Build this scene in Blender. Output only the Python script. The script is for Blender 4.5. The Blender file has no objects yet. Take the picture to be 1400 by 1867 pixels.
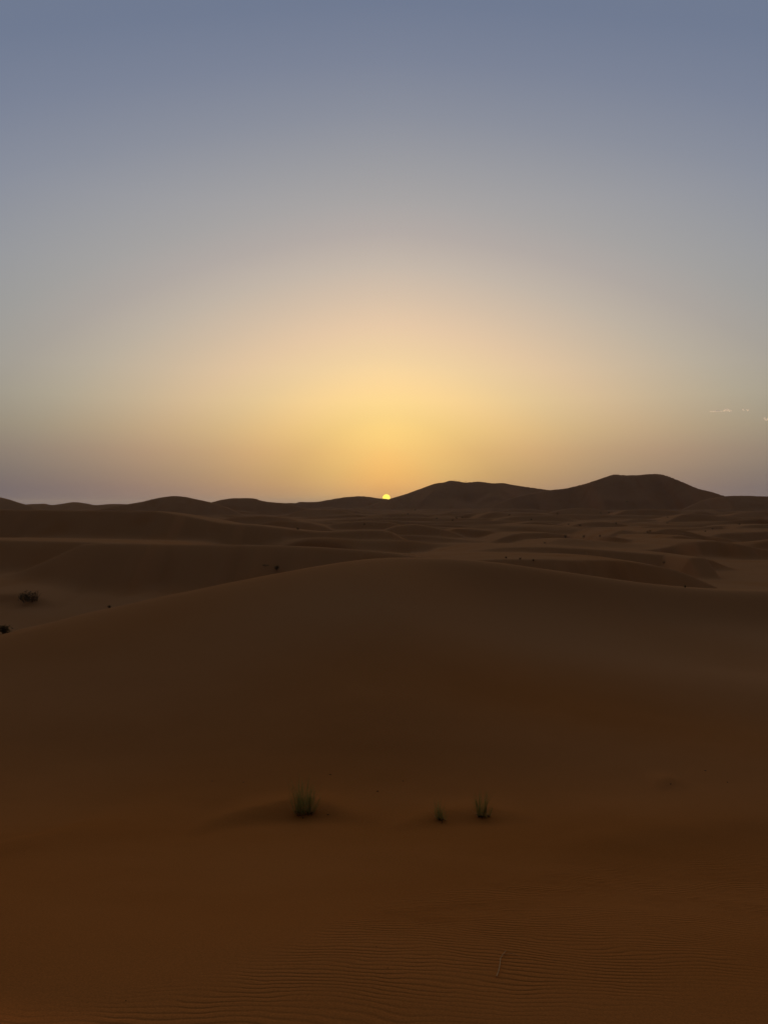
import bpy, bmesh, math, random
import numpy as np

# ------------------------------------------------------------------ camera, sky, sun, exposure
sc = bpy.context.scene
C = sc.collection
F_PX = 1400 * 26 / 24            # focal length in photograph pixels (26 mm equivalent, upright)
HORIZON_V = 918.0
PITCH = -math.atan((933.5 - HORIZON_V) / F_PX)
CAM_Z = 12.0

cam_data = bpy.data.cameras.new('camera')
cam = bpy.data.objects.new('camera', cam_data)
C.objects.link(cam)
cam_data.sensor_fit = 'HORIZONTAL'
cam_data.sensor_width = 24
cam_data.lens = 26
cam_data.clip_start = 0.05
cam_data.clip_end = 120000
cam.location = (0, 0, CAM_Z)
cam.rotation_euler = (math.radians(90) + PITCH, 0, 0)
sc.camera = cam


def ray_dir(u, v):
    """direction of a photograph pixel, scaled to one metre of forward distance"""
    a, b = (u - 700) / F_PX, (933.5 - v) / F_PX
    y = math.cos(PITCH) - b * math.sin(PITCH)
    z = math.sin(PITCH) + b * math.cos(PITCH)
    return a / y, z / y


SUN_U, SUN_V = 704.3, 908.2
sx, sz = ray_dir(SUN_U, SUN_V)
SUN_AZ = math.atan2(sx, 1.0)
SUN_EL = math.atan2(sz, math.hypot(1, sx))
SUN_DIR = (math.cos(SUN_EL) * math.sin(SUN_AZ), math.cos(SUN_EL) * math.cos(SUN_AZ), math.sin(SUN_EL))

world = bpy.data.worlds.new('World')
sc.world = world
world.use_nodes = True
wt = world.node_tree
for n in list(wt.nodes):
    wt.nodes.remove(n)


def wn(kind, **kw):
    n = wt.nodes.new(kind)
    for k, val in kw.items():
        setattr(n, k, val)
    return n


def wmath(op, a, b=None, c=None, clamp=False):
    n = wn('ShaderNodeMath', operation=op, use_clamp=clamp)
    for i, val in enumerate((a, b, c)):
        if val is None:
            continue
        if isinstance(val, (int, float)):
            n.inputs[i].default_value = val
        else:
            wt.links.new(val, n.inputs[i])
    return n.outputs[0]


def s2l(c):
    c = c / 255.0
    return c / 12.92 if c <= .04045 else ((c + .055) / 1.055) ** 2.4


NISHITA = 0.02
# dusty evening air: a glow that falls off with the angle from the sun, seen through thickening dust towards the horizon
GLOW = [(0, (2.1066, 1.1698, 0.3219)), (2, (2.0259, 1.2400, 0.3859)), (4, (1.5842, 1.1385, 0.4163)), (6, (1.2623, 0.9176, 0.4024)), (8, (1.1586, 0.8163, 0.4226)),
        (10, (0.9604, 0.7049, 0.4299)), (12, (0.8382, 0.6128, 0.4255)), (14, (0.6756, 0.5315, 0.4123)), (16, (0.5374, 0.4611, 0.3976)), (18, (0.4285, 0.3856, 0.3656)),
        (20, (0.3568, 0.3472, 0.3496)), (22, (0.3075, 0.3123, 0.3366)), (25, (0.2362, 0.2570, 0.3153)), (28, (0.1829, 0.2123, 0.2924)), (31, (0.1470, 0.1820, 0.2690)),
        (36, (0.1460, 0.1800, 0.2600)), (46, (0.1500, 0.1800, 0.2500)), (90, (0.1250, 0.1480, 0.2050))]
DUST = [(-10, (0.10, 0.16, 0.24)), (0, (0.1850, 0.2500, 0.3550)), (1, (0.2080, 0.2660, 0.3640)), (2, (0.2720, 0.3170, 0.3793)), (3.5, (0.4050, 0.4120, 0.4200)),
        (5, (0.5441, 0.5571, 0.4985)), (7, (0.6979, 0.7276, 0.6516)), (9, (0.7918, 0.8189, 0.7634)), (12, (0.8700, 0.8880, 0.8600)), (15.5, (0.945, 0.955, 0.945)), (19.5, (1, 1, 1))]


def sky_ramp(stops, fac, start, span, scale):
    r = wn('ShaderNodeValToRGB')
    el = r.color_ramp.elements
    while len(el) > 1:
        el.remove(el[-1])
    for i, (q, c) in enumerate(stops):
        p = (q - start) / span
        st = el[0] if i == 0 else el.new(p)
        st.position = p
        st.color = tuple(v / scale for v in c) + (1,)
    wt.links.new(fac, r.inputs[0])
    return r.outputs[0]


tc = wn('ShaderNodeTexCoord')
sep = wn('ShaderNodeSeparateXYZ')
wt.links.new(tc.outputs['Generated'], sep.inputs[0])
elev = wmath('MULTIPLY', wmath('ARCSINE', sep.outputs[2]), 180 / math.pi)
fac = wmath('DIVIDE', wmath('ADD', elev, 10), 30, clamp=True)
right = wmath('ADD', wmath('MULTIPLY', sep.outputs[0], math.cos(SUN_AZ)), wmath('MULTIPLY', sep.outputs[1], -math.sin(SUN_AZ)))
fwd = wmath('ADD', wmath('MULTIPLY', sep.outputs[0], math.sin(SUN_AZ)), wmath('MULTIPLY', sep.outputs[1], math.cos(SUN_AZ)))
side_deg = wmath('MULTIPLY', wmath('ARCSINE', right), 180 / math.pi)
front = wn('ShaderNodeMapRange', interpolation_type='SMOOTHSTEP')
front.inputs['From Min'].default_value = -0.3
front.inputs['From Max'].default_value = 0.7
wt.links.new(fwd, front.inputs['Value'])
low_air = wmath('MULTIPLY', wmath('EXPONENT', wmath('MULTIPLY', wmath('MAXIMUM', elev, 0), -1 / 9)), .085)
lean = wmath('MULTIPLY', wmath('ADD', wmath('ABSOLUTE', side_deg), side_deg), low_air)      # the dust lies thicker to the right
s_lin = wmath('ABSOLUTE', wmath('SUBTRACT', side_deg, lean))
s_arc = wmath('MULTIPLY', wmath('POWER', s_lin, .8), 1.25)
s_eff = wmath('MULTIPLY_ADD', wmath('SUBTRACT', wmath('MINIMUM', s_arc, 42), 42), front.outputs[0], 42)
rho = wmath('SQRT', wmath('ADD', wmath('POWER', s_eff, 2), wmath('POWER', elev, 2)))
glow = sky_ramp(GLOW, wmath('DIVIDE', rho, 100, clamp=True), 0, 100, 2.2)
dust = sky_ramp(DUST, fac, -10, 30, 1.0)
prod = wn('ShaderNodeVectorMath', operation='MULTIPLY')
wt.links.new(glow, prod.inputs[0])
wt.links.new(dust, prod.inputs[1])
full = wn('ShaderNodeVectorMath', operation='SCALE')
wt.links.new(prod.outputs[0], full.inputs[0])
full.inputs['Scale'].default_value = 2.2
colour = full.outputs[0]
# the sky dims evenly from the sunset side to the far side
back = wn('ShaderNodeMapRange', interpolation_type='SMOOTHSTEP')
back.inputs['From Min'].default_value = -0.28
back.inputs['From Max'].default_value = 0.58
back.inputs['To Min'].default_value = 0.045
back.inputs['To Max'].default_value = 1.0
wt.links.new(fwd, back.inputs['Value'])
dim = wn('ShaderNodeVectorMath', operation='SCALE')
wt.links.new(colour, dim.inputs[0])
wt.links.new(back.outputs[0], dim.inputs['Scale'])
nish = wn('ShaderNodeTexSky', sky_type='NISHITA', sun_disc=False, sun_elevation=SUN_EL, sun_rotation=SUN_AZ,
          altitude=700, air_density=1.0, dust_density=2.0, ozone_density=1.0)
nsc = wn('ShaderNodeVectorMath', operation='SCALE')
wt.links.new(nish.outputs[0], nsc.inputs[0])
nsc.inputs['Scale'].default_value = NISHITA
# the sun's own disc, half a degree across
dist = wn('ShaderNodeVectorMath', operation='DISTANCE')
wt.links.new(tc.outputs['Generated'], dist.inputs[0])
dist.inputs[1].default_value = SUN_DIR
disc = wn('ShaderNodeMapRange', interpolation_type='SMOOTHSTEP')
disc.inputs['From Min'].default_value = math.radians(0.285)
disc.inputs['From Max'].default_value = math.radians(0.235)
wt.links.new(dist.outputs['Value'], disc.inputs['Value'])
dcol = wn('ShaderNodeVectorMath', operation='SCALE')
dcol.inputs[0].default_value = (1.1, 1.05, 0.02)
wt.links.new(disc.outputs[0], dcol.inputs['Scale'])
add1 = wn('ShaderNodeVectorMath', operation='ADD')
add2 = wn('ShaderNodeVectorMath', operation='ADD')
wt.links.new(dim.outputs[0], add1.inputs[0])
wt.links.new(nsc.outputs[0], add1.inputs[1])
wt.links.new(add1.outputs[0], add2.inputs[0])
wt.links.new(dcol.outputs[0], add2.inputs[1])
bg = wn('ShaderNodeBackground')
wt.links.new(add2.outputs[0], bg.inputs[0])
wo = wn('ShaderNodeOutputWorld')
wt.links.new(bg.outputs[0], wo.inputs[0])

sun_data = bpy.data.lights.new('sun', 'SUN')
sun_data.energy = 1.5
sun_data.angle = math.radians(0.53)
sun_data.color = (1.0, 0.66, 0.36)
sun = bpy.data.objects.new('sun', sun_data)
C.objects.link(sun)
sun.location = (0, 60, 60)
sun.rotation_euler = (math.radians(90) - SUN_EL, 0, math.pi - SUN_AZ)

sc.view_settings.view_transform = 'Standard'
sc.view_settings.look = 'None'
sc.view_settings.exposure = 0
sc.view_settings.gamma = 1
sc.cycles.use_denoising = True
sc.cycles.max_bounces = 6
sc.cycles.volume_bounces = 1

# ------------------------------------------------------------------ numeric helpers
rng = np.random.default_rng(7)
PERM = rng.permutation(512)
GRAD = rng.uniform(0, 2 * np.pi, 512)


def noise(x, y, seed=0):
    """2-D gradient noise, about -0.7..0.7"""
    xi, yi = np.floor(x).astype(np.int64), np.floor(y).astype(np.int64)
    xf, yf = x - xi, y - yi
    u_, v_ = xf * xf * xf * (xf * (xf * 6 - 15) + 10), yf * yf * yf * (yf * (yf * 6 - 15) + 10)

    def g(ix, iy, dx, dy):
        a = GRAD[PERM[(PERM[(ix + seed * 37) & 511] + iy) & 511]]
        return np.cos(a) * dx + np.sin(a) * dy
    n0 = g(xi, yi, xf, yf) * (1 - u_) + g(xi + 1, yi, xf - 1, yf) * u_
    n1 = g(xi, yi + 1, xf, yf - 1) * (1 - u_) + g(xi + 1, yi + 1, xf - 1, yf - 1) * u_
    return n0 * (1 - v_) + n1 * v_


def smax(a, b, k):
    h = np.maximum(k - np.abs(a - b), 0) / k
    return np.maximum(a, b) + h * h * k * 0.25


def smoothstep(a, b, x):
    t = np.clip((x - a) / (b - a), 0, 1)
    return t * t * (3 - 2 * t)


def pchip(xs, ys):
    """monotone cubic through the points, constant beyond the ends"""
    xs, ys = np.asarray(xs, float), np.asarray(ys, float)
    h, dl = np.diff(xs), np.diff(ys) / np.diff(xs)
    m = np.zeros_like(xs)
    for i in range(1, len(xs) - 1):
        if dl[i - 1] * dl[i] > 0:
            w1, w2 = 2 * h[i] + h[i - 1], h[i] + 2 * h[i - 1]
            m[i] = (w1 + w2) / (w1 / dl[i - 1] + w2 / dl[i])
    m[0], m[-1] = dl[0], dl[-1]

    def f(x):
        x = np.clip(x, xs[0], xs[-1])
        i = np.clip(np.searchsorted(xs, x) - 1, 0, len(h) - 1)
        t = (x - xs[i]) / h[i]
        return ((1 + 2 * t) * (1 - t) ** 2 * ys[i] + t * (1 - t) ** 2 * h[i] * m[i]
                + t * t * (3 - 2 * t) * ys[i + 1] + t * t * (t - 1) * h[i] * m[i + 1])
    return f


# ------------------------------------------------------------------ the dunes, as crest lines seen in the photograph
class Dune:
    """crest through (u, v) pixels at forward distance depth; slopes towards and away from the viewer"""
    def __init__(self, pts, depth, near, far, rn=0.3, rf=0.3, k=1.0, wobble=0.0, taper=True, convex=None, seed=1, steep=None):
        self.steep = steep
        us = np.array([p[0] for p in pts], float)
        vs = pchip(us, [p[1] for p in pts])
        ds = pchip(us, [p[2] for p in pts]) if len(pts[0]) > 2 else (lambda q: np.full_like(q, depth))
        uu = np.linspace(us[0], us[-1], max(12, 4 * len(us)))
        dd = ds(uu)
        if wobble:
            dd = dd + wobble * noise(uu / 55.0 + seed * 3.7, np.full_like(uu, seed * 1.3), seed) * 1.6
        X, Y, Z = [], [], []
        for u, v, d in zip(uu, vs(uu), dd):
            rx, rz = ray_dir(u, v)
            X.append(rx * d); Y.append(d); Z.append(CAM_Z + rz * d)
        X = np.array(X)
        o = np.argsort(X)
        self.x0, self.x1 = X[o][0], X[o][-1]
        self.fy, self.fz = pchip(X[o], np.array(Y)[o]), pchip(X[o], np.array(Z)[o])
        self.near, self.far, self.rn, self.rf, self.k, self.taper, self.convex = near, far, rn, rf, k, taper, convex

    def add(self, x, y, base):
        yc, zc = self.fy(x), self.fz(x)
        d = y - yc
        a = np.maximum(-d, 0)
        if self.convex:
            drop_n = self.near * (a - self.convex * np.log1p(a / self.convex))
        else:
            drop_n = np.sqrt((self.near * a) ** 2 + self.rn ** 2) - self.rn
        if self.steep:
            ae = np.sqrt(a * a + .25) - .5
            m_ = smoothstep(-.5, 4.5, x)
            drop_n = drop_n * (1 - m_) + m_ * (self.steep * (1 - np.exp(-ae / 2.5)) + .075 * a)
        b = np.maximum(d, 0)
        drop_f = np.sqrt((self.far * b) ** 2 + self.rf ** 2) - self.rf
        h = zc - drop_n - drop_f
        if self.taper:
            out = np.maximum(np.maximum(self.x0 - x, x - self.x1), 0)
            h = h - (0.45 if self.taper is True else self.taper) * out
        k = self.k
        if self.steep:
            k = 2.0 - 1.4 * smoothstep(-.5, 4.5, x)
        return smax(base, h, k)


MAIN = Dune([(-700, 1330, 17), (-300, 1236, 21), (0, 1158, 25), (86, 1138, 25.9), (137, 1124.6, 26.3), (206, 1110, 26.9), (274, 1094.5, 27.4),
             (343, 1080.3, 28), (411, 1066, 28.6), (480, 1052.5, 29.2), (529, 1043.5, 29.6), (597, 1031.5, 30.2), (666, 1022.5, 30.7),
             (720, 1019.3, 31.1), (803, 1020, 31.6), (871, 1024.4, 32.1), (940, 1031.5, 32.7), (989, 1038.5, 33.1), (1057, 1048, 33.7),
             (1126, 1058, 34.3), (1194, 1067, 35), (1263, 1073.7, 35.6), (1331, 1077.8, 36.3), (1400, 1079.5, 37), (1700, 1090, 40), (2100, 1110, 44)],
            0, near=0.28, far=0.5, rf=6.0, k=2.0, taper=False, convex=1.5, steep=1.5)

FIELD = [
    # long ridges on the left
    Dune([(-300, 984), (-100, 983), (0, 985), (100, 987), (190, 990), (230, 996)], 128, .55, .05, .5, .6, 1.0),
    Dune([(150, 993), (200, 990.5), (300, 992.5), (470, 994), (577, 998), (700, 1007), (782, 1018), (900, 1027), (1000, 1040)], 112, .60, .26, .7, 1.4, 1.0, 3),
    Dune([(-500, 918), (-200, 924), (0, 929), (150, 930.5), (270, 931.5), (343, 941), (411, 954), (470, 958), (529, 965), (590, 970),
          (666, 967), (700, 967), (720, 975), (751, 991), (775, 1003)], 205, .60, .06, .5, 1.2, 1.4, 4, seed=2),
    # right of the middle, from near to far
    Dune([(820, 1027), (860, 1022.5), (920, 1019.5), (990, 1019.5), (1047, 1021.5), (1080, 1021), (1126, 1022), (1167, 1027), (1208, 1034), (1238, 1042), (1262, 1051)], 78, .62, .06, .2, .9, .8, 2, seed=3),
    Dune([(840, 1012), (920, 998.5), (989, 997.5), (1057, 1000), (1126, 1005), (1194, 1010.5), (1263, 1015), (1300, 1022)], 128, .58, .05, .2, .9, .8, 3, seed=4),
    Dune([(1254, 1020), (1259, 1017), (1272, 1016.5), (1284, 1017.5), (1289, 1021)], 118, .5, .03, .1, .3, .4, 0, taper=1.6, seed=40),
    Dune([(1120, 1010), (1144, 1005.5), (1194, 1001), (1222, 996), (1240, 990.5), (1263, 988), (1304, 986.5), (1331, 989.5), (1366, 996), (1400, 1003), (1450, 1008), (1560, 1003)],
         162, .62, .045, .2, .9, .8, 6, seed=5),
    Dune([(965, 1003), (989, 993), (1011, 985), (1030, 982), (1057, 983.3), (1080, 985.5), (1126, 989.5), (1183, 996), (1215, 1002)], 176, .22, .06, .3, .6, 1.0, 4, seed=6),
    Dune([(1080, 990), (1094, 981), (1107, 977.5), (1126, 980), (1160, 985), (1190, 986), (1208, 982), (1229, 977.5), (1247, 977), (1267, 981), (1293, 986), (1320, 993)],
         196, .62, .045, .2, .9, .8, 6, seed=7),
    Dune([(905, 984), (934, 974.5), (954, 972), (989, 971.2), (1011, 972.5), (1034, 976.5), (1060, 984)], 226, .62, .045, .2, .9, .8, 5, seed=8),
    Dune([(1115, 974), (1137, 966.6), (1171, 970), (1194, 969), (1208, 965), (1226, 964), (1245, 966.5), (1263, 971), (1286, 977), (1320, 982), (1350, 988)],
         238, .62, .045, .2, .9, .8, 8, seed=9),
    Dune([(1290, 979), (1313, 973), (1343, 971), (1377, 970), (1420, 968), (1500, 970)], 246, .62, .045, .2, .9, .8, 5, seed=10),
    Dune([(690, 972), (705, 965), (727, 958.5), (758, 956.6), (789, 961.5), (820, 968.5), (845, 978)], 252, .58, .045, .2, .9, .8, 6, seed=11),
    Dune([(818, 968), (835, 964), (863, 965), (888, 967.5), (915, 973), (945, 982)], 262, .62, .045, .2, .9, .8, 4, seed=12),
    Dune([(1160, 967), (1172, 961.5), (1188, 960.5), (1204, 963), (1216, 968)], 286, .65, .045, .2, .9, .6, 3, seed=13),
    Dune([(465, 957), (487, 951.5), (520, 950), (563, 953), (590, 959)], 330, .58, .045, .2, .9, .8, 6, seed=14),
    Dune([(590, 960), (620, 954), (660, 950.5), (700, 952), (735, 958)], 345, .58, .045, .2, .9, .8, 6, seed=15),
    Dune([(925, 964), (941, 957), (959, 952.6), (977, 951), (1011, 955), (1040, 961)], 352, .58, .045, .2, .9, .8, 6, seed=16),
    Dune([(1330, 968), (1345, 961), (1372, 957), (1400, 956), (1460, 958)], 340, .58, .045, .2, .9, .8, 5, seed=17),
    Dune([(1035, 961), (1060, 954), (1090, 951), (1120, 953), (1150, 959)], 372, .58, .045, .2, .9, .8, 6, seed=18),
    Dune([(835, 960), (847, 956), (863, 950), (874, 942), (888, 936), (906, 933), (920, 936), (940, 944), (955, 951)], 470, .48, .045, .4, .9, 1.0, 10, seed=19),
    Dune([(885, 955), (897, 950), (920, 944.6), (943, 941), (966, 940), (1000, 940), (1030, 944), (1050, 950)], 430, .52, .045, .3, .9, 1.0, 8, seed=20),
    Dune([(1200, 955), (1222, 948), (1240, 939.5), (1263, 936), (1286, 938), (1309, 941), (1343, 945), (1366, 950), (1385, 956)], 455, .55, .08, .3, .9, 1.0, 10, seed=21),
    Dune([(385, 951), (410, 946), (440, 942), (480, 941), (520, 944), (545, 950)], 420, .48, .045, .3, .9, 1.0, 8, seed=22),
    Dune([(1125, 937), (1144, 930), (1180, 928.5), (1215, 930), (1245, 936)], 590, .55, .08, .3, .9, 1.0, 8, seed=23),
    Dune([(660, 944), (690, 939), (720, 936), (760, 936.5), (800, 941), (820, 947)], 520, .48, .045, .3, .9, 1.0, 10, seed=24),
    Dune([(1000, 936), (1020, 930), (1050, 926.5), (1080, 927), (1105, 932)], 640, .38, .09, .3, .8, 1.0, 8, seed=25),
    Dune([(1330, 940), (1355, 934), (1390, 932), (1430, 933), (1480, 938)], 600, .38, .09, .3, .8, 1.0, 8, seed=26),
    Dune([(520, 940), (539, 933), (575, 929), (610, 930), (640, 934), (660, 940)], 600, .36, .09, .4, .8, 1.0, 12, seed=27),
]
SKYLINE = [
    Dune([(-700, 905), (-400, 899), (-200, 896), (-60, 899), (0, 906), (20, 912), (38, 917.4), (60, 923)], 760, .5, .4, 1, 1, 2, 14, seed=31),
    Dune([(20, 924), (50, 919.5), (80, 918.2), (93, 920.6), (111, 918.8), (135.6, 915.4), (158, 918), (174.6, 920.8), (204, 918.8), (230, 919.2), (262, 922)],
         980, .30, .3, 1, 1, 2, 10, seed=32),
    Dune([(190, 926), (235, 918.8), (260, 914.5), (280, 909.5), (300, 906), (318, 904.2), (335, 905.5), (360, 910.5), (385, 916), (415, 925)], 700, .5, .4, 1, 1, 2, 14, seed=33),
    Dune([(360, 925), (385, 916), (405, 911), (425, 908.3), (445, 908), (464, 908.8), (474, 912), (490, 915), (520, 917.5), (550, 924)], 800, .5, .4, 1, 1, 2, 12, seed=34),
    Dune([(480, 921), (510, 916.8), (538, 917), (549, 914.8), (575, 915), (600, 911), (630, 906.3), (657, 904.5), (675, 906), (690, 908.3), (705, 909.6),
          (725, 911), (760, 915), (800, 924)], 1340, .5, .4, 1, 1, 2, 14, seed=35),
    Dune([(660, 926), (690, 916), (704, 911.4), (718, 907), (740, 900.5), (762, 892.5), (780, 886), (797, 880.6), (808, 879.6), (821, 876.2), (835, 877.5),
          (850, 879.4), (860, 878.8), (871, 877.8), (884, 879), (898, 881), (915, 880.5), (932, 883.4), (970, 889), (1003, 893.6), (1040, 899), (1090, 911), (1130, 924)],
         1150, .42, .45, 1.2, 1, 3, 26, seed=36),
    Dune([(930, 908), (970, 899), (1003, 893.4), (1028, 890.8), (1050, 886), (1088, 875), (1104, 869.5), (1121, 865), (1140, 866), (1160, 866.2), (1180, 864.4),
          (1200, 863.5), (1212, 866), (1240, 877), (1275, 891.4), (1298, 897), (1324, 904.8), (1350, 911), (1390, 922)], 1010, .55, .45, .8, 1, 3, 30, seed=37),
    Dune([(1280, 912), (1305, 906.5), (1330, 904.2), (1352, 903.6), (1400, 905), (1500, 905), (1600, 910), (1900, 916)], 900, .45, .4, 1, 1, 2.5, 20, seed=38),
]
SUMMIT = SKYLINE[5]


def field_ripple_dunes(x, y, wl, seed, amp):
    """many small asymmetric dunes: steep side towards the viewer, long gentle back"""
    w = noise(x / (wl * 2.6), y / (wl * 2.2), seed) * 1.5 + noise(x / (wl * .9), y / (wl * 1.1), seed + 1) * .42
    ph = y / wl + w
    f = ph - np.floor(ph)
    up = .22
    prof = np.where(f < up, smoothstep(0, up, f), 1 - smoothstep(up * .9, 1.0, f) ** .8)
    a = np.clip(.45 + 1.5 * noise(x / (wl * 1.9) + 9.1, y / (wl * 1.5), seed + 2), 0, 1.2)
    return amp * a * prof


def ground(x, y, detail=True):
    x, y = np.asarray(x, float), np.asarray(y, float)
    r = np.hypot(x, y)
    # the open dune field behind the near dune
    base = np.full_like(x, CAM_Z - 10.2) + 0.7 * noise(x / 60 + 3, y / 60, 3) * smoothstep(40, 120, r)
    base = base - 7.5 * (1 - smoothstep(38, 118, y)) * smoothstep(0, 30, r) * smoothstep(6, -14, x)
    base = base + 2.2 * noise(x / 260, y / 210 + 5, 4) * smoothstep(160, 420, r)
    base = base - 1.3 * smoothstep(125, 190, r) * (1 - smoothstep(600, 900, r))
    base = base - 16 * smoothstep(1500, 4500, r)
    g = smoothstep(100, 190, r) * (1 - smoothstep(2500, 4500, r))
    base = base + g * field_ripple_dunes(x, y, 46, 11, 3.5) + g * .5 * field_ripple_dunes(x + 31, y, 21, 15, 2.4) * smoothstep(130, 200, r)
    for d in FIELD:
        base = d.add(x, y, base)
    hills = base
    for d in SKYLINE:
        hills = d.add(x, y, hills)
    rg = noise(x / 70 + .3 * noise(x / 40, y / 40, 25), y / 95 + 2, 21)
    rough = (3.5 - 12 * np.abs(rg) + noise(x / 33, y / 24, 22) * 2.2 + field_ripple_dunes(x, y, 38, 27, 2.5)) * smoothstep(1.0, 14, hills - base)
    crest_guard = np.ones_like(x)
    for d in SKYLINE:
        dd = np.abs(y - d.fy(x))
        crest_guard = np.minimum(crest_guard, smoothstep(3, 60, dd))
    z = hills + rough * crest_guard
    # hollow in front of the near dune
    trough = CAM_Z - 4.72 + 0.24 * noise(x / 7.5 + 4, y / 5.5, 6) - 0.045 * np.maximum(x - 3, 0) * smoothstep(8, 18, y) + 0.02 * np.minimum(x + 2, 0)
    nearby = 1 - smoothstep(40, 75, r)
    trough = np.where(nearby > 0, trough - (1 - nearby) * 9, -99)
    trough = trough - .5 * np.maximum(y - MAIN.fy(x) + 1.5, 0)
    z = smax(z, trough, 0.8)
    z = MAIN.add(x, y, z) if True else z
    # slope the photographer stands on
    yy = y + 0.10 * x
    tilt = .20
    slope = CAM_Z - 1.62 - tilt * yy - 0.075 * ((yy - 5) + np.sqrt((yy - 5) ** 2 + 2)) + 0.10 * noise(x / 3.1, y / 3.7 + 1, 8)
    crest_back = CAM_Z - 1.45 + 0.30 * (yy + 1.0)
    slope = np.minimum(slope, crest_back)
    z = smax(z, slope, 1.7)
    # wind-scoured lips under the grass
    for L in LIPS:
        z = z + L(x, y)
    z = z + .012 * noise(x / .9, y / .7, 9) * (1 - smoothstep(25, 60, r))
    return z


LIPS = []


def hit(u, v, start=2.0, stop=2500.0):
    """where the sight line of a pixel meets the sand"""
    rx, rz = ray_dir(u, v)
    ds = np.exp(np.linspace(math.log(start), math.log(stop), 2500))
    gap = CAM_Z + rz * ds - ground(rx * ds, ds)
    i = int(np.argmax(gap < 0))
    if gap[i] >= 0:
        i = len(ds) - 1
    lo, hi = ds[max(i - 1, 0)], ds[i]
    fr = np.linspace(lo, hi, 200)
    gp = CAM_Z + rz * fr - ground(rx * fr, fr)
    d = fr[int(np.argmax(gp < 0))] if (gp < 0).any() else hi
    return float(rx * d), float(d), float(ground(np.array([rx * d]), np.array([d]))[0])


def make_lip(pts, height, wn_, wf):
    P = [hit(u, v) for u, v, _ in pts]
    xs = [p[0] for p in P]
    fy = pchip(xs, [p[1] for p in P])
    fh = pchip(xs, [h for _, _, h in pts])

    def L(x, y):
        d = y - fy(x)
        inside = (x > xs[0]) & (x < xs[-1])
        prof = np.where(d < 0, np.exp(-(d / wn_) ** 2), np.exp(-(d / wf) ** 2))
        return np.where(inside, height * fh(x) * prof, 0.0)
    return L


new_lips = [make_lip([(330, 1520, 0), (400, 1503, .45), (470, 1491, .8), (540, 1484, 1), (590, 1486, .9), (640, 1492, .45), (720, 1500, 0)], .20, .30, 1.1),
            make_lip([(690, 1512, 0), (750, 1502, .45), (803, 1495, .9), (845, 1491, .8), (880, 1490, 1), (920, 1492, .6), (985, 1499, 0)], .13, .26, .9),
            make_lip([(-60, 1100, .8), (0, 1095, 1), (40, 1094, 1), (75, 1098, .8), (120, 1104, 0)], .75, 1.6, 7),
            make_lip([(930, 1556, 0), (1040, 1543, .5), (1150, 1527, .9), (1300, 1509, 1), (1400, 1501, 1), (1700, 1480, .6)], .13, .9, 2.6),
            make_lip([(-300, 1620, 1), (0, 1560, 1), (120, 1535, .9), (250, 1520, .5), (340, 1515, 0)], .14, 1.2, 2.6),
            make_lip([(1185, 1441, 0), (1205, 1438, .7), (1224, 1436, 1), (1240, 1438, .6), (1262, 1441, 0)], .09, .16, .5)]
LIPS.extend(new_lips)

# ------------------------------------------------------------------ materials
def material(name):
    m = bpy.data.materials.new(name)
    m.use_nodes = True
    nt = m.node_tree
    return m, nt, nt.nodes['Principled BSDF']


def node(nt, kind, ins=None, **kw):
    n = nt.nodes.new(kind)
    for k, val in kw.items():
        setattr(n, k, val)
    for k, val in (ins or {}).items():
        if isinstance(val, bpy.types.NodeSocket):
            nt.links.new(val, n.inputs[k])
        else:
            n.inputs[k].default_value = val
    return n


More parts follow.
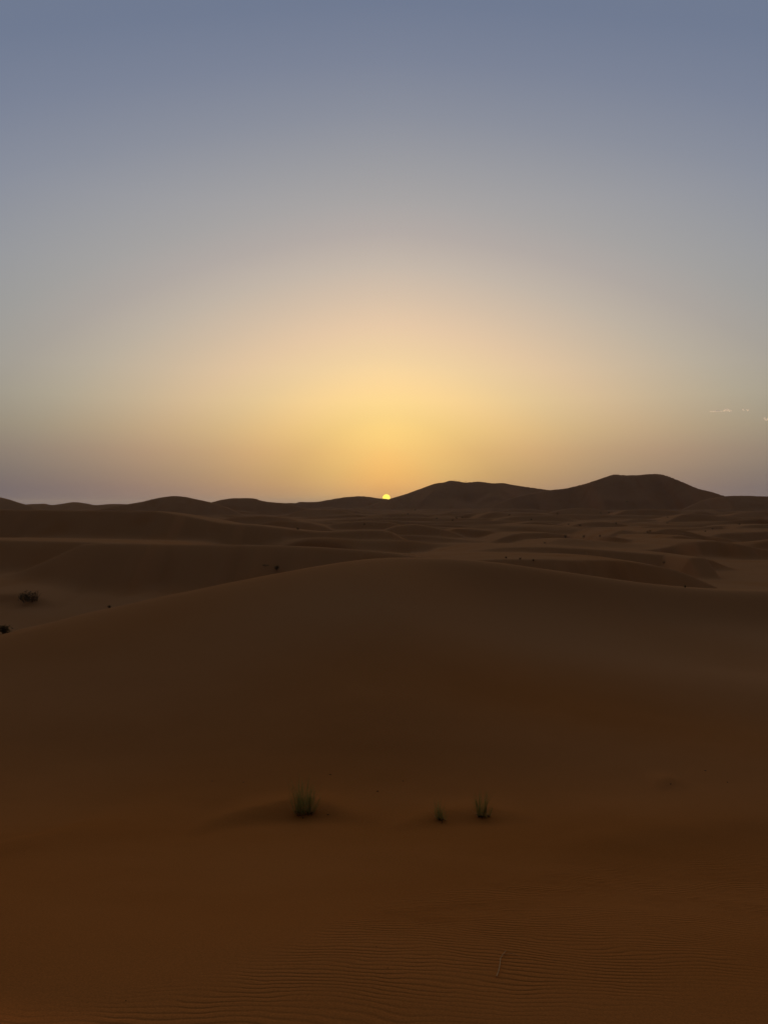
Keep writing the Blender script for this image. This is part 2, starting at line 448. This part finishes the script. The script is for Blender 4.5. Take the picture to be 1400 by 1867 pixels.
def sand_material():
    m, nt, p = material('red_sand')
    p.inputs['Roughness'].default_value = 1.0
    p.inputs['Specular IOR Level'].default_value = 0.0
    p.inputs['Diffuse Roughness'].default_value = 0.0
    tcn = node(nt, 'ShaderNodeTexCoord')
    pos = tcn.outputs['Object']
    n1 = node(nt, 'ShaderNodeTexNoise', {'Vector': pos, 'Scale': .35, 'Detail': 5})
    n2 = node(nt, 'ShaderNodeTexNoise', {'Vector': pos, 'Scale': 90.0, 'Detail': 3})
    cr = node(nt, 'ShaderNodeValToRGB', {'Fac': n1.outputs[0]})
    cr.color_ramp.elements[0].position, cr.color_ramp.elements[1].position = .3, .72
    cr.color_ramp.elements[0].color = (.535, .166, .031, 1)
    cr.color_ramp.elements[1].color = (.60, .195, .041, 1)
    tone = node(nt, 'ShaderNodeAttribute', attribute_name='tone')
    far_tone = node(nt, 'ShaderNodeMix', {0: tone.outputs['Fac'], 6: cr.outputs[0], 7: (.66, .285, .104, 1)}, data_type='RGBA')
    grain = node(nt, 'ShaderNodeMapRange', {'Value': n2.outputs[0], 'From Min': .25, 'From Max': .75, 'To Min': .82, 'To Max': 1.16})
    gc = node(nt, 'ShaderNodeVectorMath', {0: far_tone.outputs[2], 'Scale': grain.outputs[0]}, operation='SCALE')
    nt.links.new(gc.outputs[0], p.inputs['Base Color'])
    # wind ripples
    rip = node(nt, 'ShaderNodeAttribute', attribute_name='ripple')
    mp = node(nt, 'ShaderNodeMapping', {'Vector': pos, 'Rotation': (0, 0, math.radians(7)), 'Scale': (1.0, 1.0, 0.0)})
    wsl = node(nt, 'ShaderNodeTexNoise', {'Vector': mp.outputs[0], 'Scale': .55, 'Detail': 2})
    wsm = node(nt, 'ShaderNodeTexNoise', {'Vector': mp.outputs[0], 'Scale': 3.1, 'Detail': 2})
    warp = node(nt, 'ShaderNodeMath', {0: wsl.outputs[0], 1: .9}, operation='MULTIPLY')
    warp2 = node(nt, 'ShaderNodeMath', {0: wsm.outputs[0], 1: .14, 2: warp.outputs[0]}, operation='MULTIPLY_ADD')
    sp = node(nt, 'ShaderNodeSeparateXYZ', {0: mp.outputs[0]})
    yw = node(nt, 'ShaderNodeMath', {0: sp.outputs[1], 1: warp2.outputs[0]}, operation='ADD')
    ph = node(nt, 'ShaderNodeMath', {0: yw.outputs[0], 1: 2 * math.pi / .072}, operation='MULTIPLY')
    sn = node(nt, 'ShaderNodeMath', {0: ph.outputs[0]}, operation='SINE')
    ph2 = node(nt, 'ShaderNodeMath', {0: ph.outputs[0], 1: 2.0, 2: 1.1}, operation='MULTIPLY_ADD')
    sn2 = node(nt, 'ShaderNodeMath', {0: ph2.outputs[0]}, operation='SINE')
    ss = node(nt, 'ShaderNodeMath', {0: sn2.outputs[0], 1: .28, 2: sn.outputs[0]}, operation='MULTIPLY_ADD')
    patch = node(nt, 'ShaderNodeMapRange', {'Value': wsm.outputs[0], 'From Min': .36, 'From Max': .6, 'To Min': .4, 'To Max': 1.1})
    am = node(nt, 'ShaderNodeMath', {0: rip.outputs['Fac'], 1: patch.outputs[0]}, operation='MULTIPLY')
    am2 = node(nt, 'ShaderNodeMath', {0: am.outputs[0], 1: .0042}, operation='MULTIPLY')
    hh = node(nt, 'ShaderNodeMath', {0: ss.outputs[0], 1: am2.outputs[0]}, operation='MULTIPLY')
    n5 = node(nt, 'ShaderNodeTexNoise', {'Vector': pos, 'Scale': 40.0, 'Detail': 4})
    h2 = node(nt, 'ShaderNodeMath', {0: n5.outputs[0], 1: .0012, 2: hh.outputs[0]}, operation='MULTIPLY_ADD')
    bmp = node(nt, 'ShaderNodeBump', {'Height': h2.outputs[0], 'Strength': 1.0, 'Distance': 1.0})
    nt.links.new(bmp.outputs[0], p.inputs['Normal'])
    return m


def leaf_material(name, a, b, rough=.75, trans=.0):
    m, nt, p = material(name)
    p.inputs['Roughness'].default_value = rough
    p.inputs['Specular IOR Level'].default_value = .03
    geo = node(nt, 'ShaderNodeTexCoord')
    nz = node(nt, 'ShaderNodeTexNoise', {'Vector': geo.outputs['Object'], 'Scale': 22.0, 'Detail': 2})
    mx = node(nt, 'ShaderNodeMix', {0: nz.outputs[0], 6: a + (1,), 7: b + (1,)}, data_type='RGBA')
    nt.links.new(mx.outputs[2], p.inputs['Base Color'])
    if trans:
        tr = node(nt, 'ShaderNodeBsdfTranslucent', {'Color': mx.outputs[2]})
        ms = node(nt, 'ShaderNodeMixShader', {0: trans, 1: p.outputs[0], 2: tr.outputs[0]})
        nt.links.new(ms.outputs[0], nt.nodes['Material Output'].inputs['Surface'])
    return m


M_SAND = sand_material()
M_GREEN = leaf_material('grass_green', (.26, .235, .058), (.42, .36, .10), trans=.5)
M_DRY = leaf_material('dry_straw', (.52, .34, .16), (.68, .48, .26), trans=.35)
M_TWIG = leaf_material('weathered_twig', (.050, .024, .010), (.095, .048, .020))
M_STRAW = leaf_material('pale_straw', (.72, .38, .14), (.84, .50, .20))
M_SHRUB = leaf_material('shrub_foliage', (.10, .075, .035), (.19, .14, .07), trans=.3)
M_ROOT = leaf_material('root_litter', (.025, .014, .008), (.055, .034, .018))


def mesh_obj(name, verts, faces, mat, parent=None, smooth=False):
    me = bpy.data.meshes.new(name)
    me.from_pydata([tuple(map(float, q)) for q in verts], [], faces)
    me.materials.append(mat)
    if smooth:
        me.polygons.foreach_set('use_smooth', [True] * len(me.polygons))
    me.update()
    o = bpy.data.objects.new(name, me)
    C.objects.link(o)
    o.parent = parent
    return o


def tag(o, label, cat, group=None):
    o['label'] = label
    o['category'] = cat
    if group:
        o['group'] = group
    return o


def empty(name, loc, rz=0.0, s=1.0):
    o = bpy.data.objects.new(name, None)
    C.objects.link(o)
    o.empty_display_size = .2
    o.location = loc
    o.rotation_euler = (0, 0, rz)
    o.scale = (s, s, s)
    return o


# ------------------------------------------------------------------ the sand, one sheet to the horizon
def build_ground():
    az = np.concatenate([np.linspace(-29, 29, 774), np.arange(32, 329, 3.0)])
    rr = np.concatenate([np.exp(np.linspace(math.log(.5), math.log(60), 300))[:-1],
                         np.exp(np.linspace(math.log(60), math.log(1500), 940))[:-1],
                         np.exp(np.linspace(math.log(1500), math.log(14000), 40))])
    A, R = np.meshgrid(np.radians(az), rr, indexing='ij')
    X, Y = R * np.sin(A), R * np.cos(A)
    Z = ground(X.ravel(), Y.ravel()).reshape(X.shape)
    na, nr = X.shape
    co = np.empty((na * nr + 1, 3))
    co[:-1, 0], co[:-1, 1], co[:-1, 2] = X.ravel(), Y.ravel(), Z.ravel()
    co[-1] = (0, 0, ground(np.array([0.0]), np.array([0.0]))[0])
    i, j = np.meshgrid(np.arange(na), np.arange(nr - 1), indexing='ij')
    i2 = (i + 1) % na
    quads = np.stack([i * nr + j, i * nr + j + 1, i2 * nr + j + 1, i2 * nr + j], -1).reshape(-1, 4)
    k = np.arange(na)
    tris = np.stack([np.full(na, na * nr), k * nr, ((k + 1) % na) * nr], -1)
    me = bpy.data.meshes.new('sand_ground')
    nq, ntr = len(quads), len(tris)
    me.vertices.add(len(co))
    me.vertices.foreach_set('co', co.ravel())
    me.loops.add(nq * 4 + ntr * 3)
    me.loops.foreach_set('vertex_index', np.concatenate([quads.ravel()[::1], tris.ravel()]).astype(np.int32))
    me.polygons.add(nq + ntr)
    ls = np.concatenate([np.arange(nq) * 4, nq * 4 + np.arange(ntr) * 3]).astype(np.int32)
    me.polygons.foreach_set('loop_start', ls)
    me.update(calc_edges=True)
    me.polygons.foreach_set('use_smooth', np.ones(nq + ntr, bool))
    # rippled patch of the slope in front
    x, y = co[:, 0], co[:, 1]
    top = [hit(u, v)[:2] for u, v in ((150, 1850), (330, 1795), (560, 1705), (700, 1645), (900, 1602), (1100, 1578), (1400, 1560))]
    low = [hit(u, v)[:2] for u, v in ((960, 1866), (1080, 1800), (1200, 1745), (1400, 1690))]
    top_y = pchip([q[0] for q in sorted(top)], [q[1] for q in sorted(top)])
    low_y = pchip([q[0] for q in sorted(low)], [q[1] for q in sorted(low)])
    near = (y > -3) & (y < 16) & (np.abs(x) < 12)
    rip = np.zeros_like(x)
    xn, yn = x[near], y[near]
    wob = .45 * noise(xn / 1.3, yn / 1.3, 41)
    m_ = 1 - smoothstep(-.9, .5, yn - top_y(xn) + wob)
    m_ *= np.where(xn > min(q[0] for q in low) - .6, .12 + .88 * smoothstep(-.9, .5, yn - low_y(xn) + wob), 1.0)
    m_ *= np.clip(.8 + .8 * noise(xn / 1.2 + 7, yn / .9, 42), .3, 1.1)
    m_ *= np.clip(.6 + .28 * (yn - 3), .6, 2.4)
    rip[near] = m_
    at = me.attributes.new('ripple', 'FLOAT', 'POINT')
    at.data.foreach_set('value', rip.astype(np.float32))
    # base colour is redder and darker near the camera, paler farther out
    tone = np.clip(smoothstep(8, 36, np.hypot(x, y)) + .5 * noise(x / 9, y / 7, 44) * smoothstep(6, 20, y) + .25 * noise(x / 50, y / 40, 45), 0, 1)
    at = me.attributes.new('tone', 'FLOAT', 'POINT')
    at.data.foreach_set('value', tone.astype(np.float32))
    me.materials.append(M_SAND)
    o = bpy.data.objects.new('sand_ground', me)
    C.objects.link(o)
    o['kind'] = 'structure'
    return o


build_ground()


# ------------------------------------------------------------------ grass tufts in the hollow
def blade(verts, faces, root, az, lean, length, width, bend, rnd, segs=5):
    """tapered, folded, arching blade"""
    d = np.array([math.sin(az), math.cos(az), 0.0])
    side = np.array([math.cos(az), -math.sin(az), 0.0])
    p = np.array(root, float)
    ang = lean
    base = len(verts)
    for s in range(segs + 1):
        t = s / segs
        w = width * (1 - t) ** .7 * (.75 + .5 * min(1, 4 * t)) * .5
        if s == segs:
            verts.append(p.copy())
        else:
            fold = np.array([0, 0, 0]) + d * w * .6
            verts += [p - side * w, p + fold, p + side * w]
        p = p + (d * math.sin(ang) + np.array([0, 0, 1]) * math.cos(ang)) * length / segs
        ang += bend / segs + rnd.uniform(-.03, .03)
    for s in range(segs):
        a, b = base + 3 * s, base + 3 * (s + 1)
        if s == segs - 1:
            faces += [(a, a + 1, b), (a + 1, a + 2, b)]
        else:
            faces += [(a, a + 1, b + 1, b), (a + 1, a + 2, b + 2, b + 1)]


def tube(verts, faces, pts, r0, r1, n=5):
    base = len(verts)
    pts = [np.array(q, float) for q in pts]
    for i, q in enumerate(pts):
        t = pts[min(i + 1, len(pts) - 1)] - pts[max(i - 1, 0)]
        t = t / (np.linalg.norm(t) + 1e-9)
        a = np.cross(t, (0, 0, 1)) if abs(t[2]) < .9 else np.cross(t, (1, 0, 0))
        a /= np.linalg.norm(a)
        b = np.cross(t, a)
        r = r0 + (r1 - r0) * i / (len(pts) - 1)
        for k in range(n):
            th = 2 * math.pi * k / n
            verts.append(q + (a * math.cos(th) + b * math.sin(th)) * r)
    for i in range(len(pts) - 1):
        for k in range(n):
            k2 = (k + 1) % n
            faces.append((base + i * n + k, base + i * n + k2, base + (i + 1) * n + k2, base + (i + 1) * n + k))
    faces.append(tuple(base + k for k in range(n))[::-1])
    faces.append(tuple(base + (len(pts) - 1) * n + k for k in range(n)))


def local_ground(x, y, z, R, sink):
    g = np.linspace(-R, R, 9)
    gx, gy = np.meshgrid(g, g, indexing='ij')
    H = ground((x + gx).ravel(), (y + gy).ravel()).reshape(9, 9) - z

    def gz(ax, ay):
        i, j = np.clip((ax + R) / (2 * R) * 8, 0, 7.999), np.clip((ay + R) / (2 * R) * 8, 0, 7.999)
        a, b = int(i), int(j)
        p, q = i - a, j - b
        return float(H[a, b] * (1 - p) * (1 - q) + H[a + 1, b] * p * (1 - q) + H[a, b + 1] * (1 - p) * q + H[a + 1, b + 1] * p * q) - sink
    return gz


def grass_tuft(u, v, clumps, label, seed, n_dry):
    """clumps: (pixel offset, spread in m, number of blades, height in m, lean to the right)"""
    rnd = random.Random(seed)
    x, y, z = hit(u, v)
    px = y / F_PX
    t = tag(empty('grass_tuft', (x, y, z)), label, 'grass', 'grass tufts in the hollow')
    gv, gf, dv, df, rv, rf = [], [], [], [], [], []

    gz = local_ground(x, y, z, .45, .012)
    for off, spread, n, height, lean in clumps:
        for i in range(n):
            ax = off * px + rnd.gauss(0, spread * .5)
            ay = rnd.gauss(0, spread * .5)
            root = (ax, ay, gz(ax, ay))
            az = rnd.uniform(0, 2 * math.pi)
            ln = abs(rnd.gauss(0, .16))
            h = 1.38 * height * rnd.uniform(.5, 1.0)
            # blend a common lean into the random one
            dx, dy = math.sin(az) * ln + lean, math.cos(az) * ln
            blade(gv, gf, root, math.atan2(dx, dy), math.hypot(dx, dy), h, rnd.uniform(.005, .009), rnd.uniform(.02, .35), rnd)
        for i in range(max(2, n // 6)):
            ax, ay = off * px + rnd.gauss(0, spread * .55), rnd.gauss(0, spread * .5)
            a = rnd.uniform(0, 2 * math.pi)
            L = rnd.uniform(.03, .08)
            q = np.array((ax, ay, gz(ax, ay) + .012))
            tube(rv, rf, [q, q + (math.sin(a) * L * .5, math.cos(a) * L * .5, .018), q + (math.sin(a) * L, math.cos(a) * L, .004)], .005, .002)
    for i in range(n_dry):
        off, spread, n, height, lean = rnd.choice(clumps)
        ax, ay = off * px + rnd.gauss(0, spread * .6), rnd.gauss(0, spread * .5)
        a = rnd.uniform(0, 2 * math.pi)
        blade(dv, df, (ax, ay, gz(ax, ay)), a, rnd.uniform(.35, 1.0), height * rnd.uniform(.35, .8), .005, rnd.uniform(.2, .7), rnd)
    o = mesh_obj('green_blades', gv, gf, M_GREEN, t); o['kind'] = 'stuff'
    o = mesh_obj('dry_blades', dv, df, M_DRY, t); o['kind'] = 'stuff'
    o = mesh_obj('root_crown', rv, rf, M_ROOT, t); o['kind'] = 'stuff'
    return t


grass_tuft(556, 1484, [(-12, .07, 44, .43, -.06), (-3, .08, 38, .41, .0), (7, .07, 38, .38, .14), (13, .04, 16, .24, .42)],
           'largest green grass tuft, left of the other two in the sandy hollow', 3, 16)
grass_tuft(803, 1495, [(-2, .05, 30, .24, -.05), (2, .05, 16, .15, .1)],
           'smallest and faintest grass tuft, middle of the three in the hollow', 5, 6)
grass_tuft(880, 1490, [(-6, .035, 26, .33, -.12), (2, .035, 30, .34, .10), (10, .02, 10, .18, .30)],
           'slender forked green grass tuft, rightmost of the three in the hollow', 8, 7)


# ------------------------------------------------------------------ shrubs
def shrub(name, u, v, w_px, h_px, seed, label, group, leaves=420, spikes=0, cat='shrub', sink=.04):
    rnd = random.Random(seed)
    x, y, z = hit(u, v)
    m = y / F_PX
    W, H = w_px * m, h_px * m
    t = tag(empty(name, (x, y, z)), label, cat, group)
    tv, tf, lv, lf = [], [], [], []

    gz = local_ground(x, y, z, W * .6, sink)
    lobes = [(rnd.uniform(-.34, .34) * W, rnd.uniform(-.3, .3) * W, rnd.uniform(.35, .62) * H, rnd.uniform(.2, .34) * W, rnd.uniform(.3, .5) * H) for _ in range(6)]
    n_st = 14 if leaves > 200 else 7
    for i in range(n_st):
        a = rnd.uniform(0, 2 * math.pi)
        rr = rnd.uniform(.1, .5) * W
        tip = np.array((math.sin(a) * rr, math.cos(a) * rr * .7, H * rnd.uniform(.5, .95)))
        b0 = np.array((tip[0] * .25, tip[1] * .25, gz(tip[0] * .25, tip[1] * .25)))
        mid = b0 * .45 + tip * .55 + np.array((rnd.uniform(-.08, .08) * W, 0, rnd.uniform(0, .1) * H))
        tube(tv, tf, [b0, mid, tip], .016 * H + .008, .004 * H + .002, 4)
    for i in range(spikes):
        bx = rnd.uniform(.1, .45) * W
        tube(tv, tf, [(bx, 0, gz(bx, 0)), (bx + .03 * W, 0, H * .6), (bx + rnd.uniform(.02, .07) * W, 0, H * rnd.uniform(.95, 1.15))], .03 * H, .012 * H, 4)
    for i in range(leaves):
        cx, cy, cz, rw, rh = rnd.choice(lobes)
        a, b, q = rnd.uniform(0, 2 * math.pi), rnd.uniform(-1, 1), rnd.uniform(.35, 1.0) ** .5
        s = math.sqrt(1 - b * b)
        p = np.array((cx + math.cos(a) * s * rw * q, cy + math.sin(a) * s * rw * q, max(.02 * H, cz + b * rh * q)))
        d = np.array((rnd.gauss(0, 1), rnd.gauss(0, 1), rnd.gauss(.6, .8)))
        d /= np.linalg.norm(d)
        e = np.cross(d, (rnd.gauss(0, 1), rnd.gauss(0, 1), rnd.gauss(0, 1)))
        e /= np.linalg.norm(e) + 1e-9
        L, wd = rnd.uniform(.10, .22) * H + .02, rnd.uniform(.02, .045) * H + .006
        k = len(lv)
        lv += [p, p + d * L * .5 + e * wd, p + d * L, p + d * L * .5 - e * wd]
        lf.append((k, k + 1, k + 2, k + 3))
    o = mesh_obj('stems', tv, tf, M_TWIG, t); o['kind'] = 'stuff'
    o = mesh_obj('foliage', lv, lf, M_SHRUB, t); o['kind'] = 'stuff'
    return t


shrub('desert_shrub', 57, 1097, 40, 18, 11, 'low dark rounded shrub on the sand flat at far left', None, 520, 3)
shrub('desert_shrub', 6, 1155.5, 26, 15, 12, 'dark shrub cut by the left frame edge behind the near dune crest', None, 420, 0)
shrub('desert_shrub', 504, 1039, 9, 8, 13, 'small dark shrub just behind the near dune crest, left of the sun', None, 200, 1)
shrub('desert_shrub', 200, 1108.5, 9, 5, 14, 'flat little shrub peeking over the left slope of the near crest', None, 200, 0)
shrub('desert_shrub', 484, 1033, 12, 4, 15, 'low thin sprig left of a small shrub behind the near dune crest', None, 160, 0)

FAR = [(757, 931, 5, 4), (744, 938, 5, 3), (796, 946, 4, 3), (825, 950, 5, 4), (833, 945.5, 7, 4.5), (843, 944.5, 4, 3), (928, 940, 6, 4), (968, 948.5, 5, 4),
       (1016, 938, 6, 4), (1036, 957, 6, 4), (1057, 959, 6, 4), (1030, 980, 8, 6), (1064, 980, 7, 6), (993, 991, 7, 4), (1093, 979, 5, 5), (1110, 936, 4, 3.5),
       (1095, 936.5, 5, 3), (1123, 955.5, 4, 4), (1180, 970.5, 6, 4), (1185, 970, 6, 5), (1216, 954.5, 9, 3), (1285, 970, 6, 4), (1348, 957, 7, 4), (1299, 965, 5, 3),
       (1217, 944, 6, 3), (1143, 915.5, 6, 3), (664, 957, 6, 4), (543, 966, 6, 6), (923, 1018, 6, 4), (948, 1020, 6, 4), (972, 1023, 5, 4), (1211, 1027, 9, 5), (1249, 1071.5, 4, 4)]


def far_zone(u, v):
    if v > 1060:
        return 'poking above the near dune crest at right'
    if v > 1024.9 and u > 1200:
        return 'on the pale flat behind the near dune at right'
    if u < 600:
        return 'on the dune field below the low left hills'
    if u < 700:
        return 'on the dune field left of the setting sun'
    if v > 1010:
        return 'in the row just above the near dune crest'
    if u < 880:
        return 'on the sand below the left summit'
    if u < 1130:
        return 'on the dune field between the two summits'
    return 'on the dune field below the right summit'


ORD = ['leftmost', 'second from left', 'third from left', 'fourth from left', 'fifth from left', 'sixth from left', 'seventh from left', 'eighth from left',
       'ninth from left', 'tenth from left', 'eleventh from left', 'twelfth from left', 'thirteenth from left']
zones = {}
for f in sorted(FAR):
    zones.setdefault(far_zone(f[0], f[1]), []).append(f)
i = 0
for zone, members in zones.items():
    for k, (u, v, w, h) in enumerate(members):
        where = '' if len(members) == 1 else (', rightmost one' if k == len(members) - 1 else ', ' + ORD[k])
        shrub('desert_shrub', u, v, w * .85, h * .85, 100 + i, ('lone tiny shrub ' if not where else 'tiny dark shrub ') + zone + where,
              'shrubs scattered over the dune field', 90, 0, sink=.1)
        i += 1


# ------------------------------------------------------------------ litter on the sand
def twig(u0, v0, u1, v1, label, r, mat, bends=((.5, 0.0),), side=None, lift=.006, name='twig', cat='twig'):
    a, b = np.array(hit(u0, v0)), np.array(hit(u1, v1))
    loc = a.copy()
    pts = []
    for t in np.linspace(0, 1, 7):
        q = a + (b - a) * t
        for bt, off in bends:
            q = q + np.array((off, 0, 0)) * max(0, 1 - abs(t - bt) / .5)
        q[2] = ground(np.array([q[0]]), np.array([q[1]]))[0] + lift + r
        pts.append(q - loc)
    vs, fs = [], []
    tube(vs, fs, pts, r, r * .6, 6)
    root = tag(empty(name, loc), label, cat, 'litter on the sand')
    mesh_obj('stalk', vs, fs, mat, root)
    if side:
        vs, fs = [], []
        c = np.array(hit(*side))
        st = pts[-2]
        e = c - loc
        e[2] = ground(np.array([c[0]]), np.array([c[1]]))[0] + lift - loc[2]
        tube(vs, fs, [st, st * .45 + e * .55 + np.array((0, 0, .01)), e], r * .7, r * .4, 5)
        mesh_obj('side_shoot', vs, fs, mat, root)
    return root


twig(905, 1784, 925, 1737, 'pale bent straw stalk lying on the rippled sand in front', .0027, M_STRAW, ((.72, -.022),), (947, 1746), name='straw_stalk', cat='straw')


def debris(u, v, w_px, label, seed, mat=M_TWIG):
    """an irregular crooked chip of driftwood or dung half sunk in the sand"""
    rnd = random.Random(seed)
    x, y, z = hit(u, v)
    s = .75 * w_px * y / F_PX
    bm = bmesh.new()
    bmesh.ops.create_icosphere(bm, subdivisions=2, radius=.5)
    for q in bm.verts:
        n = q.co.normalized()
        f = 1 + .35 * math.sin(5 * n.x + seed) * math.cos(4 * n.y + 2 * seed) + rnd.uniform(-.14, .14)
        q.co = (q.co.x * f * s, q.co.y * f * s * .55, q.co.z * f * s * .36)
    me = bpy.data.meshes.new('sand_chip')
    bm.to_mesh(me); bm.free()
    me.materials.append(mat)
    o = bpy.data.objects.new('sand_chip', me)
    C.objects.link(o)
    o.location = (x, y, z + s * .08)
    o.rotation_euler = (rnd.uniform(-.3, .3), rnd.uniform(-.3, .3), rnd.uniform(0, 6.28))
    return tag(o, label, 'debris', 'litter on the sand')


debris(688.5, 1443.5, 7, 'dark chip on the sand between the largest and smallest grass tufts', 1)
debris(735, 1425, 4, 'small dark chip higher up the slope, between the left and middle tufts', 2)
debris(602, 1413, 5, 'small dark chip on the slope just above the largest tuft', 3)
debris(598, 1486, 5, 'tiny chip on the sand lip just right of the largest tuft', 4)
debris(1222, 1431, 7, 'dark chip crowning a little sand bump at right', 5)
debris(1286, 1406, 5, 'tiny dark chip farthest right on the dune foot', 6)
debris(1326, 1427, 5, 'tiny chip at the right edge below the others', 7)
debris(387, 1425, 4, 'tiny dark chip at left on the dune foot', 8)
debris(444, 1427, 4, 'tiny dark chip left of the largest tuft on the dune foot', 9)
debris(230, 1826, 4, 'tiny dark chip on smooth sand in the lower left', 10)
debris(686, 1727, 4, 'tiny chip on the upper rippled sand near the middle', 11)
debris(707, 1766, 4, 'tiny dark chip on the rippled sand left of the straw', 12)


# ------------------------------------------------------------------ walkers on the far summit
def person_mesh(name, stride, robe):
    me = bpy.data.meshes.new(name)
    P = {'pelvis': (0, 0, .93), 'chest': (0, 0, 1.25), 'neck': (0, 0, 1.47), 'head': (0, .02, 1.60), 'crown': (0, .02, 1.70),
         'hl': (-.10, 0, .90), 'kl': (-.11, stride * .5, .50), 'al': (-.11, stride * .35, .08), 'tl': (-.11, stride * .35 + .16, .04),
         'hr': (.10, 0, .90), 'kr': (.11, -stride * .2, .50), 'ar': (.11, -stride * .6, .08), 'tr': (.11, -stride * .6 + .16, .04),
         'sl': (-.18, 0, 1.40), 'el': (-.24, -.04, 1.13), 'wl': (-.25, .08, .88), 'fl': (-.25, .12, .78),
         'sr': (.18, 0, 1.40), 'er': (.24, -.02, 1.13), 'wr': (.25, .10, .88), 'fr': (.25, .14, .78)}
    R = dict(pelvis=.15, chest=.16, neck=.06, head=.10, crown=.07, hl=.10, kl=.065, al=.05, tl=.04, hr=.10, kr=.065, ar=.05, tr=.04,
             sl=.08, el=.05, wl=.035, fl=.03, sr=.08, er=.05, wr=.035, fr=.03)
    E = [('pelvis', 'chest'), ('chest', 'neck'), ('neck', 'head'), ('head', 'crown'), ('pelvis', 'hl'), ('hl', 'kl'), ('kl', 'al'), ('al', 'tl'),
         ('pelvis', 'hr'), ('hr', 'kr'), ('kr', 'ar'), ('ar', 'tr'), ('chest', 'sl'), ('sl', 'el'), ('el', 'wl'), ('wl', 'fl'),
         ('chest', 'sr'), ('sr', 'er'), ('er', 'wr'), ('wr', 'fr')]
    ks = list(P)
    me.from_pydata([P[k] for k in ks], [(ks.index(a), ks.index(b)) for a, b in E], [])
    o = bpy.data.objects.new(name, me)
    C.objects.link(o)
    md = o.modifiers.new('skin', 'SKIN')
    for k, sv in zip(ks, me.skin_vertices[0].data):
        sv.radius = (R[k], R[k])
        sv.use_root = (k == 'pelvis')
    o.modifiers.new('sub', 'SUBSURF').render_levels = 1
    return o


M_CLOTH = leaf_material('dark_cloth', (.03, .03, .035), (.06, .055, .06))
M_SKIN = leaf_material('skin', (.20, .11, .07), (.26, .15, .10))
sx_fn, sz_fn = SUMMIT.fy, SUMMIT.fz
for i, (u, stride, label) in enumerate([
        (828.3, .25, 'person standing on the left far summit, leftmost of the walkers'),
        (831.3, .45, 'person on the left far summit, second walker from the left'),
        (837.0, .30, 'person walking down from the left far summit, middle of five'),
        (847.8, .50, 'person on the far ridge, left one of the lower pair'),
        (849.8, .35, 'person on the far ridge, rightmost of the walkers')]):
    rx, _ = ray_dir(u, 877)
    y = 1150.0
    for _ in range(20):
        y = float(SUMMIT.fy(np.array([rx * y]))[0])
    x = rx * y
    z = float(ground(np.array([x]), np.array([y]))[0])
    t = tag(empty('person', (x, y, z - .05), rz=.6 * i), label, 'person', 'walkers on the far summit')
    b = person_mesh('body', stride, None)
    b.data.materials.append(M_CLOTH)
    b.parent = t

# ------------------------------------------------------------------ cloud wisps low on the right
def cloud_wisp(u, v, w_px, h_px, dist, label, seed, dens):
    rnd = random.Random(seed)
    rx, rz = ray_dir(u, v)
    c = np.array((rx * dist, dist, CAM_Z + rz * dist))
    s = dist / F_PX
    bm = bmesh.new()
    bmesh.ops.create_icosphere(bm, subdivisions=4, radius=.5)
    for q in bm.verts:
        n = q.co.normalized()
        f = 1 + .18 * math.sin(5 * n.x + seed * 2) + .10 * math.sin(9 * n.x + 5 * n.z + seed)
        q.co = (q.co.x * w_px * s, q.co.y * w_px * s * .6 * f, q.co.z * h_px * s * f + .25 * h_px * s * math.sin(4 * n.x + seed))
    me = bpy.data.meshes.new('cloud')
    bm.to_mesh(me); bm.free()
    me.polygons.foreach_set('use_smooth', [True] * len(me.polygons))
    m = bpy.data.materials.new('cloud_vapour')
    m.use_nodes = True
    nt = m.node_tree
    nt.nodes.remove(nt.nodes['Principled BSDF'])
    vol = node(nt, 'ShaderNodeVolumePrincipled', {'Color': (1, 1, 1, 1), 'Density': dens / (w_px * s * .4), 'Anisotropy': .7})
    nt.links.new(vol.outputs[0], nt.nodes['Material Output'].inputs['Volume'])
    me.materials.append(m)
    o = bpy.data.objects.new('cloud', me)
    C.objects.link(o)
    o.location = c
    return tag(o, label, 'cloud', 'cloud wisps low on the right')


cloud_wisp(1306, 749.5, 26, 1.8, 30000, 'thin straight streak of cloud above the right summit', 1, 1.3)
cloud_wisp(1326, 748, 16, 4.2, 30000, 'curled bright cloud wisp right of the thin streak', 2, 1.0)
cloud_wisp(1355, 746.8, 5, 3, 30000, 'faint round cloud puff, left of a close pair', 3, .5)
cloud_wisp(1363, 747.6, 5, 3, 30000, 'small bright cloud puff, right of a close pair', 4, .8)
cloud_wisp(1398, 763.5, 12, 5, 30000, 'cloud wisp cut by the right frame edge', 5, .8)


# ------------------------------------------------------------------ dusty evening air
def build_haze():
    bm = bmesh.new()
    bmesh.ops.create_cube(bm, size=1)
    lo, hi = -34.0, 64.0
    for q in bm.verts:
        q.co = (q.co.x * 29000, q.co.y * 29000, lo + (q.co.z + .5) * (hi - lo))
    me = bpy.data.meshes.new('haze')
    bm.to_mesh(me); bm.free()
    m = bpy.data.materials.new('dusty_air')
    m.use_nodes = True
    nt = m.node_tree
    nt.nodes.remove(nt.nodes['Principled BSDF'])
    vol = node(nt, 'ShaderNodeVolumePrincipled', {'Color': (.90, .91, .94, 1), 'Density': HAZE, 'Anisotropy': .35})
    nt.links.new(vol.outputs[0], nt.nodes['Material Output'].inputs['Volume'])
    me.materials.append(m)
    o = bpy.data.objects.new('haze', me)
    C.objects.link(o)
    o['kind'] = 'stuff'


HAZE = 5.5e-5
build_haze()
